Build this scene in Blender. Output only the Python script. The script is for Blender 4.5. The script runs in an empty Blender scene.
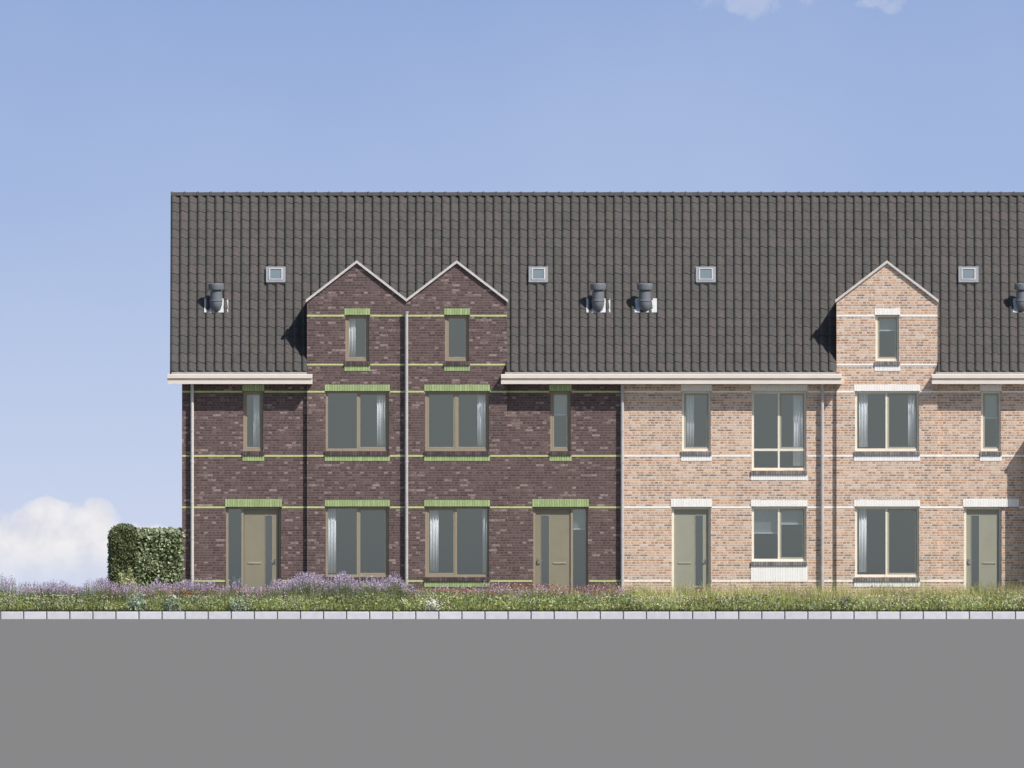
import bpy, math, random
import numpy as np
from mathutils import Vector
random.seed(7); rng = np.random.default_rng(7)
scene = bpy.context.scene
C = scene.collection

# ------------------------------------------------------------------ camera, sky, sun, exposure
S = 40.0                                   # pixels of the photograph per metre on the facade
EYE = 0.6
DIST = 2000.0
cam_d = bpy.data.cameras.new('camera'); cam = bpy.data.objects.new('camera', cam_d); C.objects.link(cam)
cam.location = (0, -DIST, EYE); cam.rotation_euler = (math.radians(90), 0, 0)
cam_d.sensor_width = 36; cam_d.lens = S*DIST*36/1024
cam_d.shift_y = (619 - EYE*S - 384)/1024.0
cam_d.clip_start = 1; cam_d.clip_end = 20000
scene.camera = cam
SUN = Vector((0.62, -0.60, 0.95)).normalized()
world = bpy.data.worlds.new('World'); scene.world = world; world.use_nodes = True
wn = world.node_tree; bg = wn.nodes['Background']
sk = wn.nodes.new('ShaderNodeTexSky'); sk.sky_type = 'NISHITA'; sk.sun_disc = False
sk.sun_elevation = math.asin(SUN.z); sk.sun_rotation = math.atan2(SUN.x, SUN.y)
sk.air_density = 1.0; sk.dust_density = 1.0
wn.links.new(sk.outputs[0], bg.inputs[0]); bg.inputs[1].default_value = 0.09
sl = bpy.data.lights.new('sun', 'SUN'); sl.energy = 4.2; sl.angle = math.radians(0.5); sl.color = (1.0, .96, .90)
so = bpy.data.objects.new('sun', sl); C.objects.link(so); so.rotation_euler = SUN.to_track_quat('Z', 'Y').to_euler()
so.location = (30, -30, 40)
scene.view_settings.view_transform = 'Standard'; scene.view_settings.look = 'None'
scene.view_settings.exposure = 0.25; scene.view_settings.gamma = 1

def X(p): return (p-512)/S
def Z(p): return (619-p)/S

# ------------------------------------------------------------------ helpers
class MB:
    def __init__(s): s.v = []; s.f = []; s.t = []
    def poly(s, pts, faces, tone=0.5):
        b = len(s.v); s.v += [tuple(p) for p in pts]
        for f in faces: s.f.append(tuple(b+i for i in f)); s.t.append(tone)
        return s
    def box(s, x0, x1, y0, y1, z0, z1, tone=0.5):
        return s.poly([(x0,y0,z0),(x1,y0,z0),(x1,y1,z0),(x0,y1,z0),(x0,y0,z1),(x1,y0,z1),(x1,y1,z1),(x0,y1,z1)],
            [(0,3,2,1),(4,5,6,7),(0,1,5,4),(1,2,6,5),(2,3,7,6),(3,0,4,7)], tone)
    def chbox(s, x0, x1, y0, y1, z0, z1, c, tone=0.5):
        """box with a chamfered front (towards -y)"""
        P = []
        for (y, k) in ((y1, 0), (y0+c, 0), (y0, c)):
            P += [(x0+k,y,z0+k),(x1-k,y,z0+k),(x1-k,y,z1-k),(x0+k,y,z1-k)]
        F = [(3,2,1,0)]
        F = [(0,3,2,1)[::-1]]
        for l in (0, 4):
            for i in range(4):
                j = (i+1) % 4
                F.append((l+i, l+4+i, l+4+j, l+j))
        F.append((8,9,10,11))
        return s.poly(P, F, tone)
    def prism_y(s, poly_xz, y0, y1, tone=0.5):
        n = len(poly_xz)
        P = [(x,y0,z) for x,z in poly_xz] + [(x,y1,z) for x,z in poly_xz]
        F = [tuple(range(n)), tuple(range(2*n-1, n-1, -1))] + [(i, i+n, (i+1)%n+n, (i+1)%n) for i in range(n)]
        return s.poly(P, F, tone)
    def prism_x(s, poly_yz, x0, x1, tone=0.5):
        n = len(poly_yz)
        P = [(x0,y,z) for y,z in poly_yz] + [(x1,y,z) for y,z in poly_yz]
        F = [tuple(range(n)), tuple(range(2*n-1, n-1, -1))] + [(i, i+n, (i+1)%n+n, (i+1)%n) for i in range(n)]
        return s.poly(P, F, tone)
    def lathe(s, cx, cy, prof, n=24, tone=0.5):
        P = []; F = []
        for r, z in prof:
            for i in range(n):
                a = 2*math.pi*i/n; P.append((cx+r*math.cos(a), cy+r*math.sin(a), z))
        for k in range(len(prof)-1):
            for i in range(n):
                j = (i+1) % n; F.append((k*n+i, k*n+j, (k+1)*n+j, (k+1)*n+i))
        F.append(tuple(range(n-1, -1, -1))); F.append(tuple((len(prof)-1)*n+i for i in range(n)))
        return s.poly(P, F, tone)
    def build(s, name, m, parent=None, smooth=False, origin=None):
        me = bpy.data.meshes.new(name)
        o0 = Vector(origin) if origin else Vector((0,0,0))
        vs = [(x-o0.x, y-o0.y, z-o0.z) for x,y,z in s.v]
        me.from_pydata(vs, [], s.f); me.materials.append(m)
        a = me.attributes.new('tone', 'FLOAT', 'FACE'); a.data.foreach_set('value', s.t)
        me.validate(); me.update()
        import bmesh
        if len(s.f) < 30000:
            bm = bmesh.new(); bm.from_mesh(me); bmesh.ops.recalc_face_normals(bm, faces=bm.faces); bm.to_mesh(me); bm.free()
        if smooth:
            for p in me.polygons: p.use_smooth = True
            me.set_sharp_from_angle(angle=math.radians(35))
        o = bpy.data.objects.new(name, me); C.objects.link(o)
        o.location = o0
        if parent:
            o.parent = parent
            w = Vector((0,0,0)); q = parent
            while q: w += q.location; q = q.parent
            o.location = o0 - w
        return o
def empty(name, loc, label, cat, group=None):
    o = bpy.data.objects.new(name, None); C.objects.link(o); o.location = loc
    o['label'] = label; o['category'] = cat
    if group: o['group'] = group
    return o
def tag(o, label=None, cat=None, group=None, kind=None):
    if label: o['label'] = label
    if cat: o['category'] = cat
    if group: o['group'] = group
    if kind: o['kind'] = kind
    return o

# ------------------------------------------------------------------ materials
def nt(name):
    m = bpy.data.materials.new(name); m.use_nodes = True
    t = m.node_tree; return m, t.nodes, t.links, t.nodes['Principled BSDF']
def N(n, typ, **k):
    o = n.new(typ)
    for a, b in k.items(): setattr(o, a, b)
    return o
def math_(n, l, op, a, b=None):
    o = n.new('ShaderNodeMath'); o.operation = op
    for i, v in enumerate((a, b)):
        if v is None: continue
        if isinstance(v, (int, float)): o.inputs[i].default_value = v
        else: l.new(v, o.inputs[i])
    return o.outputs[0]
def ramp(n, l, fac, stops, interp='LINEAR'):
    r = n.new('ShaderNodeValToRGB'); r.color_ramp.interpolation = interp
    e = r.color_ramp.elements
    while len(e) < len(stops): e.new(0.5)
    for q, (p, c) in zip(e, stops): q.position = p; q.color = (*c, 1) if len(c) == 3 else c
    l.new(fac, r.inputs[0]); return r.outputs[0]
def mixc(n, l, fac, a, b, bt='MIX'):
    o = n.new('ShaderNodeMix'); o.data_type = 'RGBA'; o.blend_type = bt
    for i, v in ((0, fac), (6, a), (7, b)):
        if isinstance(v, (int, float)): o.inputs[i].default_value = v
        elif isinstance(v, tuple): o.inputs[i].default_value = (*v, 1)
        else: l.new(v, o.inputs[i])
    return o.outputs[2]
def wallvec(n, l):
    g = n.new('ShaderNodeNewGeometry'); s = n.new('ShaderNodeSeparateXYZ'); l.new(g.outputs['Position'], s.inputs[0])
    u = math_(n, l, 'ADD', s.outputs[0], s.outputs[1])
    c = n.new('ShaderNodeCombineXYZ'); l.new(u, c.inputs[0]); l.new(s.outputs[2], c.inputs[1])
    return c.outputs[0], g.outputs['Position']
def brick_mat(name, stops, mortar, bw=0.20, rh=0.0625, ms=0.010):
    m, n, l, b = nt(name)
    vec, pos = wallvec(n, l)
    br = n.new('ShaderNodeTexBrick'); l.new(vec, br.inputs['Vector'])
    br.inputs['Scale'].default_value = 1; br.inputs['Brick Width'].default_value = bw; br.inputs['Row Height'].default_value = rh
    br.inputs['Mortar Size'].default_value = ms; br.inputs['Mortar Smooth'].default_value = .2
    br.inputs['Color1'].default_value = (0,0,0,1); br.inputs['Color2'].default_value = (1,1,1,1); br.inputs['Mortar'].default_value = (.5,.5,.5,1)
    br.offset = 0.38; br.offset_frequency = 3; br.squash = 0.5; br.squash_frequency = 2
    # second, coarser look-up breaks up the regular rhythm
    no = N(n, 'ShaderNodeTexNoise'); no.inputs['Scale'].default_value = 22; no.inputs['Detail'].default_value = 3; l.new(vec, no.inputs['Vector'])
    f = math_(n, l, 'ADD', br.outputs['Color'], math_(n, l, 'MULTIPLY', math_(n, l, 'SUBTRACT', no.outputs['Fac'], .5), .5))
    col = ramp(n, l, f, stops)
    nb = N(n, 'ShaderNodeTexNoise'); nb.inputs['Scale'].default_value = .9; nb.inputs['Detail'].default_value = 4; l.new(pos, nb.inputs['Vector'])
    col = mixc(n, l, 1.0, col, ramp(n, l, nb.outputs['Fac'], [(.3, (.88,.88,.88)), (.7, (1.1,1.08,1.08))]), 'MULTIPLY')
    col = mixc(n, l, br.outputs['Fac'], col, mortar)
    l.new(col, b.inputs['Base Color']); b.inputs['Roughness'].default_value = .85; b.inputs['Specular IOR Level'].default_value = .25
    bu = n.new('ShaderNodeBump'); bu.inputs['Strength'].default_value = .6; bu.inputs['Distance'].default_value = .008
    h = math_(n, l, 'ADD', math_(n, l, 'SUBTRACT', 1, br.outputs['Fac']), math_(n, l, 'MULTIPLY', no.outputs['Fac'], .5))
    l.new(h, bu.inputs['Height']); l.new(bu.outputs[0], b.inputs['Normal'])
    return m
def plain(name, c, rough=.6, var=.08, scale=6, spec=.3, tone=0.0, metal=0, stretch=None):
    m, n, l, b = nt(name)
    g = n.new('ShaderNodeNewGeometry')
    no = N(n, 'ShaderNodeTexNoise'); no.inputs['Scale'].default_value = scale; no.inputs['Detail'].default_value = 4
    l.new(g.outputs['Position'], no.inputs['Vector'])
    lo = tuple(x*(1-var) for x in c); hi = tuple(x*(1+var) for x in c)
    col = ramp(n, l, no.outputs['Fac'], [(.3, lo), (.7, hi)])
    if tone:
        a = n.new('ShaderNodeAttribute'); a.attribute_name = 'tone'
        v = math_(n, l, 'ADD', 1-tone, math_(n, l, 'MULTIPLY', a.outputs['Fac'], 2*tone))
        cc = n.new('ShaderNodeCombineColor'); [l.new(v, cc.inputs[i]) for i in range(3)]
        col = mixc(n, l, 1.0, col, cc.outputs[0], 'MULTIPLY')
    l.new(col, b.inputs['Base Color']); b.inputs['Roughness'].default_value = rough; b.inputs['Specular IOR Level'].default_value = spec
    b.inputs['Metallic'].default_value = metal
    return m
def attr_col(name, rough=.7, trans=0.3, spec=.2, gain=(2.2,2.0,2.45)):
    m, n, l, b = nt(name)
    a = n.new('ShaderNodeAttribute'); a.attribute_name = 'Col'
    a_out = mixc(n, l, 1.0, a.outputs['Color'], gain, 'MULTIPLY')
    l.new(a_out, b.inputs['Base Color']); b.inputs['Roughness'].default_value = rough; b.inputs['Specular IOR Level'].default_value = spec
    t = n.new('ShaderNodeBsdfTranslucent'); l.new(a_out, t.inputs[0])
    mx = n.new('ShaderNodeMixShader'); mx.inputs[0].default_value = trans
    l.new(b.outputs[0], mx.inputs[1]); l.new(t.outputs[0], mx.inputs[2]); l.new(mx.outputs[0], n['Material Output'].inputs[0])
    return m
def tile_mat():
    m, n, l, b = nt('roof_tile_clay')
    g = n.new('ShaderNodeNewGeometry')
    no = N(n, 'ShaderNodeTexNoise'); no.inputs['Scale'].default_value = 14; no.inputs['Detail'].default_value = 5; l.new(g.outputs['Position'], no.inputs['Vector'])
    a = n.new('ShaderNodeAttribute'); a.attribute_name = 'tone'
    c = ramp(n, l, a.outputs['Fac'], [(0, (.060,.057,.053)), (.4, (.066,.062,.058)), (.8, (.071,.065,.061)), (1, (.078,.066,.063))])
    c = mixc(n, l, 1.0, c, ramp(n, l, no.outputs['Fac'], [(.3, (.82,.82,.82)), (.7, (1.2,1.2,1.2))]), 'MULTIPLY')
    l.new(c, b.inputs['Base Color']); b.inputs['Roughness'].default_value = .62; b.inputs['Specular IOR Level'].default_value = .25
    return m
def glass_mat(name, refl, tint=(.55,.60,.62)):
    m, n, l, b = nt(name)
    n.remove(b)
    g = n.new('ShaderNodeBsdfGlossy'); g.inputs['Roughness'].default_value = .02; g.inputs['Color'].default_value = (.56,.72,1.0,1)
    t = n.new('ShaderNodeBsdfTransparent'); t.inputs[0].default_value = (*tint, 1)
    mx = n.new('ShaderNodeMixShader'); mx.inputs[0].default_value = refl
    l.new(t.outputs[0], mx.inputs[1]); l.new(g.outputs[0], mx.inputs[2]); l.new(mx.outputs[0], n['Material Output'].inputs[0])
    return m

M = {}
M['dark_brick'] = brick_mat('purple_brown_brick', [(0, (.088,.056,.055)), (.3, (.112,.073,.072)), (.7, (.132,.087,.084)), (.88, (.165,.112,.107)), (1, (.33,.25,.235))], (.175,.14,.132), ms=.008)
M['orange_brick'] = brick_mat('orange_sand_brick', [(0, (.27,.19,.15)), (.15, (.43,.25,.155)), (.5, (.54,.335,.215)), (.8, (.62,.41,.28)), (1, (.68,.50,.37))], (.66,.60,.55), ms=.010)
M['green_brick'] = plain('glazed_lime_green_brick', (.36,.45,.21), .35, .12, 20, .5, tone=.12)
M['yellow_band'] = plain('glazed_yellow_green_brick', (.52,.56,.25), .4, .1, 12, .4)
M['white_brick'] = plain('glazed_white_brick', (.88,.86,.83), .5, .03, 20, .4, tone=.03)
M['mortar_green'] = plain('dark_green_mortar', (.15,.22,.07), .9)
M['mortar_white'] = plain('pale_mortar', (.72,.71,.69), .9)
M['sill_dark'] = plain('sill_purple_brick', (.11,.075,.075), .8, .15, 20, .3, tone=.35)
M['sill_grey'] = plain('sill_grey_brick', (.22,.20,.20), .8, .15, 20, .3, tone=.30)
M['mortar_dark'] = plain('dark_mortar', (.045,.04,.04), .9)
M['taupe'] = plain('taupe_paint', (.33,.275,.205), .45, .04)
M['cream'] = plain('cream_paint', (.78,.73,.62), .45, .03)
M['greige'] = plain('grey_beige_paint', (.36,.34,.27), .45, .04)
M['door_dark'] = plain('door_olive_beige_paint', (.265,.24,.175), .45, .04, 3)
M['door_light'] = plain('door_olive_beige_paint_pale', (.315,.31,.25), .45, .04, 3)
M['eave_paint'] = plain('cream_gutter_paint', (.74,.66,.585), .5, .03, 3)
M['slot'] = plain('letter_slot_paint', (.44,.40,.31), .45)
M['eave_lead'] = plain('eave_lead', (.36,.35,.35), .6, .08, 8)
M['zinc'] = plain('zinc_pipe', (.46,.44,.44), .45, .08, 5, .4)
M['zinc_cream'] = plain('pale_pipe', (.60,.57,.53), .45, .06, 5, .4)
M['coping'] = plain('pale_stone_coping', (.60,.56,.53), .6, .08, 8)
M['lead'] = plain('lead_sheet', (.50,.52,.54), .5, .1, 8)
M['flue'] = plain('grey_flue_metal', (.16,.17,.19), .45, .08, 8, .4)
M['velux'] = plain('grey_window_metal', (.24,.25,.27), .4, .05, 8, .4)
M['tile'] = tile_mat()
M['deck'] = plain('dark_underlay', (.02,.02,.02), .9)
M['glass'] = glass_mat('window_glass', .42, (.95,.97,.98))
M['glass_door'] = glass_mat('door_glass', .46, (.75,.8,.85))
M['curtain'] = plain('white_net_fabric', (.95,.95,.96), .9, .02, 3)
M['blind'] = plain('grey_slat_blind', (.42,.47,.50), .8, .05, 3)
M['blind_rail'] = plain('white_blind_rail', (.85,.87,.88), .6, .02, 3)
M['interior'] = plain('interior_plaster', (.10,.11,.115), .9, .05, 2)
M['handle'] = plain('brushed_steel', (.35,.35,.35), .3, .05, 8, .5, metal=.8)
M['kerb'] = plain('pale_concrete_kerb', (.60,.59,.63), .8, .07, 5, .2, tone=.05)
M['joint'] = plain('kerb_joint', (.10,.10,.10), .9)
M['road'] = plain('grey_asphalt', (.172,.170,.166), 1.0, .04, 40, 0.0)
M['soil'] = plain('dark_soil', (.025,.024,.022), 1, .3, 12, .1)
M['field'] = plain('meadow_ground', (.09,.12,.04), 1, .2, .3, .1)
M['leaf'] = attr_col('foliage')
M['hedge_leaf'] = attr_col('hedge_foliage', gain=(1,1,1))
M['petal'] = attr_col('petals', .6, .3, gain=(1.4,1.4,1.4))
M['pot'] = plain('white_ceramic', (.8,.8,.8), .3, .02)

# ------------------------------------------------------------------ sky backdrop and terrain
BR = 800.0
mpp = (DIST+BR)/(S*DIST)                    # metres per photo pixel on the backdrop
def sky_mat():
    m, n, l, b = nt('sky_air'); n.remove(b)
    g = n.new('ShaderNodeNewGeometry'); s = n.new('ShaderNodeSeparateXYZ'); l.new(g.outputs['Position'], s.inputs[0])
    px = math_(n, l, 'ADD', math_(n, l, 'DIVIDE', s.outputs[0], mpp), 512)
    py = math_(n, l, 'SUBTRACT', 595, math_(n, l, 'DIVIDE', math_(n, l, 'SUBTRACT', s.outputs[2], EYE), mpp))
    no = N(n, 'ShaderNodeTexNoise'); no.inputs['Scale'].default_value = .65; no.inputs['Detail'].default_value = 8; no.inputs['Roughness'].default_value = .58
    l.new(g.outputs['Position'], no.inputs['Vector'])
    f = math_(n, l, 'DIVIDE', py, 620)
    def srgb(r, gg, bb): return tuple(((v/255)/12.92 if v/255 <= .04045 else ((v/255+.055)/1.055)**2.4) for v in (r, gg, bb))
    base = ramp(n, l, f, [(0, srgb(148,172,217)), (.3, srgb(163,184,224)), (.6, srgb(184,200,231)), (.85, srgb(202,212,236)), (1, srgb(212,220,238))])
    big = N(n, 'ShaderNodeTexNoise'); big.inputs['Scale'].default_value = .05; big.inputs['Detail'].default_value = 4; l.new(g.outputs['Position'], big.inputs['Vector'])
    base = mixc(n, l, math_(n, l, 'MULTIPLY', ramp(n, l, big.outputs['Fac'], [(.45, (0,0,0)), (.75, (1,1,1))]), .25), base, srgb(200,212,235))
    # cumulus bank: union of soft ellipses, edge broken by noise
    dens = None
    for (cx, cy, rx, ry) in ((-30,562,60,44),(20,555,55,42),(45,530,24,28),(45,520,24,20),(84,528,14,18),(80,548,48,34),(96,532,19,26),(110,552,45,26),(150,548,38,18),(-80,560,60,50),(-170,566,80,30),
                             (1130,560,90,36),(1210,540,60,50),(1300,560,120,40),(-330,560,110,44),(748,-6,42,13),(868,2,34,9)):
        wgt = .24 if cy < 50 else 1.0
        dx = math_(n, l, 'DIVIDE', math_(n, l, 'SUBTRACT', px, cx), rx); dy = math_(n, l, 'DIVIDE', math_(n, l, 'SUBTRACT', py, cy), ry)
        d = math_(n, l, 'SQRT', math_(n, l, 'ADD', math_(n, l, 'MULTIPLY', dx, dx), math_(n, l, 'MULTIPLY', dy, dy)))
        v = math_(n, l, 'MULTIPLY', math_(n, l, 'SUBTRACT', 1.25, d), wgt)
        dens = v if dens is None else math_(n, l, 'MAXIMUM', dens, v)
    dens = math_(n, l, 'ADD', dens, math_(n, l, 'MULTIPLY', math_(n, l, 'SUBTRACT', no.outputs['Fac'], .5), 1.5))
    cm = ramp(n, l, dens, [(.04, (0,0,0)), (.20, (.62,.62,.62)), (.7, (1,1,1))])
    n2 = N(n, 'ShaderNodeTexNoise'); n2.inputs['Scale'].default_value = .9; n2.inputs['Detail'].default_value = 5; l.new(g.outputs['Position'], n2.inputs['Vector'])
    cc = ramp(n, l, n2.outputs['Fac'], [(.35, srgb(222,222,230)), (.6, srgb(244,241,240))])
    low = ramp(n, l, math_(n, l, 'DIVIDE', math_(n, l, 'SUBTRACT', 592, py), 50), [(0, (0,0,0)), (1, (1,1,1))])
    col = mixc(n, l, math_(n, l, 'MULTIPLY', math_(n, l, 'MULTIPLY', cm, low), math_(n, l, 'ADD', .34, math_(n, l, 'MULTIPLY', math_(n, l, 'MINIMUM', math_(n, l, 'DIVIDE', py, 400), 1), .60))), base, cc)
    e = n.new('ShaderNodeEmission'); l.new(col, e.inputs[0]); e.inputs[1].default_value = 2**(-scene.view_settings.exposure)
    l.new(e.outputs[0], n['Material Output'].inputs[0])
    return m
sb = MB(); na = 96
pts = []
for i in range(na+1):
    a = math.radians(-12 + 204*i/na)
    pts += [(BR*math.cos(a), BR*math.sin(a), -6), (BR*math.cos(a), BR*math.sin(a), 420)]
sb.poly(pts, [(2*i, 2*i+2, 2*i+3, 2*i+1) for i in range(na)])
tag(sb.build('sky', sky_mat(), smooth=True), kind='structure')
g = MB(); g.poly([(-4000,-4000,-.06),(4000,-4000,-.06),(4000,4000,-.06),(-4000,4000,-.06)], [(0,1,2,3)])
tag(g.build('ground', M['field']), kind='structure')
KY = -3.0
g = MB(); g.poly([(-300,-2300,0),(300,-2300,0),(300,KY,0),(-300,KY,0)], [(0,1,2,3)])
tag(g.build('road', M['road']), kind='structure')
g = MB()
PW = 23.03/S
x = X(1.2) - PW*400
while x < 240:
    g.chbox(x+.013, x+PW-.013, KY-.0, KY+.15, -.05, .185, .012, random.random()); x += PW
kb = g.build('kerb', M['kerb']); tag(kb, kind='structure')
g = MB(); g.box(-242, 240, KY+.012, KY+.145, -.05, .172)
tag(g.build('kerb_bedding', M['joint']), kind='structure')
# soil: uneven bed between kerb and houses and garden behind
def soil():
    nx, ny = 900, 14
    xs = np.linspace(-50, 50, nx); ys = np.concatenate([np.linspace(KY+.15, KY+.5, 5), np.linspace(KY+.9, 16, ny-5)])
    P = []; F = []
    nz = rng.random((nx, ny))
    k = np.ones(3)/3
    for i, xx in enumerate(xs):
        for j, yy in enumerate(ys):
            P.append((xx, yy, .165 + (0.0 if j == 0 else .022+.045*nz[i, j]) if yy < -.2 else .16))
    for i in range(nx-1):
        for j in range(ny-1):
            a = i*ny+j; F.append((a, a+ny, a+ny+1, a+1))
    m = MB(); m.poly(P, F); return m
sm0 = soil()
for a, b in ((-242, -50), (50, 240)): sm0.box(a, b, KY+.15, 16, -.04, .16)
tag(sm0.build('soil', M['soil']), kind='structure')

# ------------------------------------------------------------------ house construction
T = .30                                      # wall thickness
ROOF_Y0, ROOF_Z0, RIDGE_Y, RIDGE_Z = -.34, Z(371.8), 4.2, Z(193.6)
BACK_Y = 2*RIDGE_Y
def cells(mb, x0, x1, z0, z1, ops, yf, th, top=None):
    """wall slab in the xz-plane with rectangular openings; outer face at yf"""
    xs = sorted({x0, x1, *[v for o in ops for v in (o[0], o[1])]}); zs = sorted({z0, z1, *[v for o in ops for v in (o[2], o[3])]})
    xs = [v for v in xs if x0 <= v <= x1]; zs = [v for v in zs if z0 <= v <= z1]
    for y in (yf, yf+th):
        for i in range(len(xs)-1):
            for j in range(len(zs)-1):
                cx = (xs[i]+xs[i+1])/2; cz = (zs[j]+zs[j+1])/2
                if any(o[0] < cx < o[1] and o[2] < cz < o[3] for o in ops): continue
                mb.poly([(xs[i],y,zs[j]),(xs[i+1],y,zs[j]),(xs[i+1],y,zs[j+1]),(xs[i],y,zs[j+1])], [(0,1,2,3)])
    for o in ops:
        a, b, c, d = max(o[0], x0), min(o[1], x1), max(o[2], z0), min(o[3], z1)
        mb.poly([(a,yf,c),(b,yf,c),(b,yf+th,c),(a,yf+th,c),(a,yf,d),(b,yf,d),(b,yf+th,d),(a,yf+th,d)], [(0,1,2,3),(4,7,6,5),(0,3,7,4),(1,5,6,2)])
    mb.poly([(x0,yf,z0),(x1,yf,z0),(x1,yf+th,z0),(x0,yf+th,z0),(x0,yf,z1),(x1,yf,z1),(x1,yf+th,z1),(x0,yf+th,z1)], [(0,3,2,1),(4,5,6,7),(1,2,6,5),(3,0,4,7)])

def soldier(name, h, x0, x1, z0, z1, yf, bm, mm, proud=.012):
    mb = MB(); n = max(2, round((x1-x0)/.0625)); w = (x1-x0)/n
    for i in range(n):
        mb.box(x0+i*w+.004, x0+(i+1)*w-.004, yf-proud, yf+.05, z0+.002, z1-.002, random.random())
    o = mb.build(name, bm, h)
    mb = MB(); mb.box(x0+.002, x1-.002, yf-proud+.006, yf+.048, z0+.004, z1-.004); mb.build('mortar', mm, o)
    return o
def band(h, z, segs, mat):
    for x0, x1, yf in segs:
        mb = MB(); mb.box(x0, x1, yf-.008, yf+.05, z-.022, z+.022); mb.build('string_course', mat, h)

def ring(mb, x0, x1, z0, z1, w, y0, y1, wb=None):
    wb = w if wb is None else wb
    mb.box(x0, x0+w, y0, y1, z0, z1); mb.box(x1-w, x1, y0, y1, z0, z1)
    mb.box(x0+w, x1-w, y0, y1, z1-w, z1); mb.box(x0+w, x1-w, y0, y1, z0, z0+wb)

def quad(mb, x0, x1, y, z0, z1): mb.poly([(x0,y,z0),(x1,y,z0),(x1,y,z1),(x0,y,z1)], [(0,1,2,3)])
def window(h, x0, x1, z0, z1, yf, fm, sm, mull=(), trans=None, sash=(), fw=.055):
    """x0.. outer frame; mull: x centres; trans: z centre; sash: pane indices (upper row) with an opening sash"""
    yr = yf+.075
    mb = MB(); ring(mb, x0, x1, z0, z1, fw, yr, yr+.09, fw*1.15)
    for mx in mull: mb.box(mx-.024, mx+.024, yr+.002, yr+.088, z0+fw*1.15, z1-fw)
    xs = [x0+fw] + [v for mx in mull for v in (mx-.024, mx+.024)] + [x1-fw]
    zs = [(z0+fw*1.15, z1-fw)]
    if trans:
        for i in range(0, len(xs), 2): mb.box(xs[i], xs[i+1], yr+.003, yr+.087, trans-.03, trans+.03)
        zs = [(trans+.03, z1-fw), (z0+fw*1.15, trans-.03)]
    w = mb.build('window', fm, h)
    pm = MB(); sm_ = MB(); any_s = False
    for r, (a, b) in enumerate(zs):
        for k in range(len(xs)//2):
            p, q = xs[2*k], xs[2*k+1]
            if r == 0 and k in sash:
                ring(sm_, p+.003, q-.003, a+.003, b-.003, .036, yr+.012, yr+.07); any_s = True
                quad(pm, p+.034, q-.034, yr+.04, a+.034, b-.034)
            else: quad(pm, p-.005, q+.005, yr+.05, a-.005, b+.005)
    if any_s: sm_.build('sash', sm, w)
    pm.build('pane', M['glass'], w)
    return w

def opening_trim(h, l0, l1, zt, zb, yf, lm, mm, sm, apron, sillm):
    soldier('lintel', h, l0, l1, zt+.004, zt+.165, yf, lm, mm)
    if zb is not None:
        mb = MB(); n = round((l1-l0)/.0625); w = (l1-l0)/n
        for i in range(n): mb.box(l0+i*w+.005, l0+(i+1)*w-.005, yf-.045, yf+.07, zb-.105, zb-.012, random.random())
        s = mb.build('sill', sillm, h)
        mb = MB(); mb.box(l0+.01, l1-.01, yf-.037, yf+.066, zb-.1, zb-.018); mb.build('mortar', M['mortar_dark'], s)
        soldier('apron', h, l0, l1, zb-.105-apron, zb-.11, yf, lm, mm)

def door(h, fx0, fx1, z0, z1, yf, leaf, strip, handle_x, side, fm, sm, dm):
    yr = yf+.085; fw = .06
    mb = MB(); mb.box(fx0, fx0+fw, yr, yr+.09, z0, z1); mb.box(fx1-fw, fx1, yr, yr+.09, z0, z1); mb.box(fx0+fw, fx1-fw, yr, yr+.09, z1-fw, z1)
    mb.box(fx0, fx1, yr-.05, yr+.12, z0, z0+.05)
    if side: 
        mb.box(side[0]-fw if side[0] > leaf[0] else side[1], side[0] if side[0] > leaf[0] else side[1]+fw, yr+.001, yr+.089, z0+.05, z1-fw)
    fr = mb.build('door_frame', fm, h)
    # leaf with a tall glass slot
    a, b = leaf; c, d = z0+.055, z1-fw-.005; s0, s1 = strip; t0, t1 = z0+.18, z1-.21
    mb = MB(); cells(mb, a+.004, b-.004, c, d, [(s0, s1, t0, t1)], yr+.03, .05)
    lf = mb.build('door', dm, h)
    mb = MB(); quad(mb, s0-.003, s1+.003, yr+.055, t0-.003, t1+.003); mb.build('pane', M['glass_door'], lf)
    mb = MB(); ring(mb, s0-.012, s1+.012, t0-.012, t1+.012, .014, yr+.024, yr+.034); mb.build('glazing_bead', sm, lf)
    mb = MB(); sg = 1 if handle_x < (a+b)/2 else -1
    mb.box(handle_x-.014, handle_x+.014, yr+.02, yr+.03, Z(564.5), Z(558.5)); mb.box(handle_x-.008, handle_x+.008, yr-.03, yr+.02, Z(561), Z(560))
    mb.box(min(handle_x, handle_x+sg*.11), max(handle_x, handle_x+sg*.11), yr-.042, yr-.025, Z(561), Z(560))
    mb.build('handle', M['handle'], lf)
    kind_light = False
    mid = (a+s0)/2 if (s0-a) > (b-s1) else (s1+b)/2
    mb = MB(); mb.box(mid-.16, mid+.16, yr+.014, yr+.032, Z(563.5), Z(562.3)); mb.build('letter_slot', M['cream'] if kind_light else M['slot'], lf)
    if side:
        mb = MB(); mb.box(side[0], side[1], yr+.03, yr+.085, z0+.05, z0+.09)
        sd = mb.build('sidelight', fm, h)
        mb = MB(); quad(mb, side[0]-.004, side[1]+.004, yr+.05, z0+.088, z1-fw); mb.build('pane', M['glass'], sd)

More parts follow.
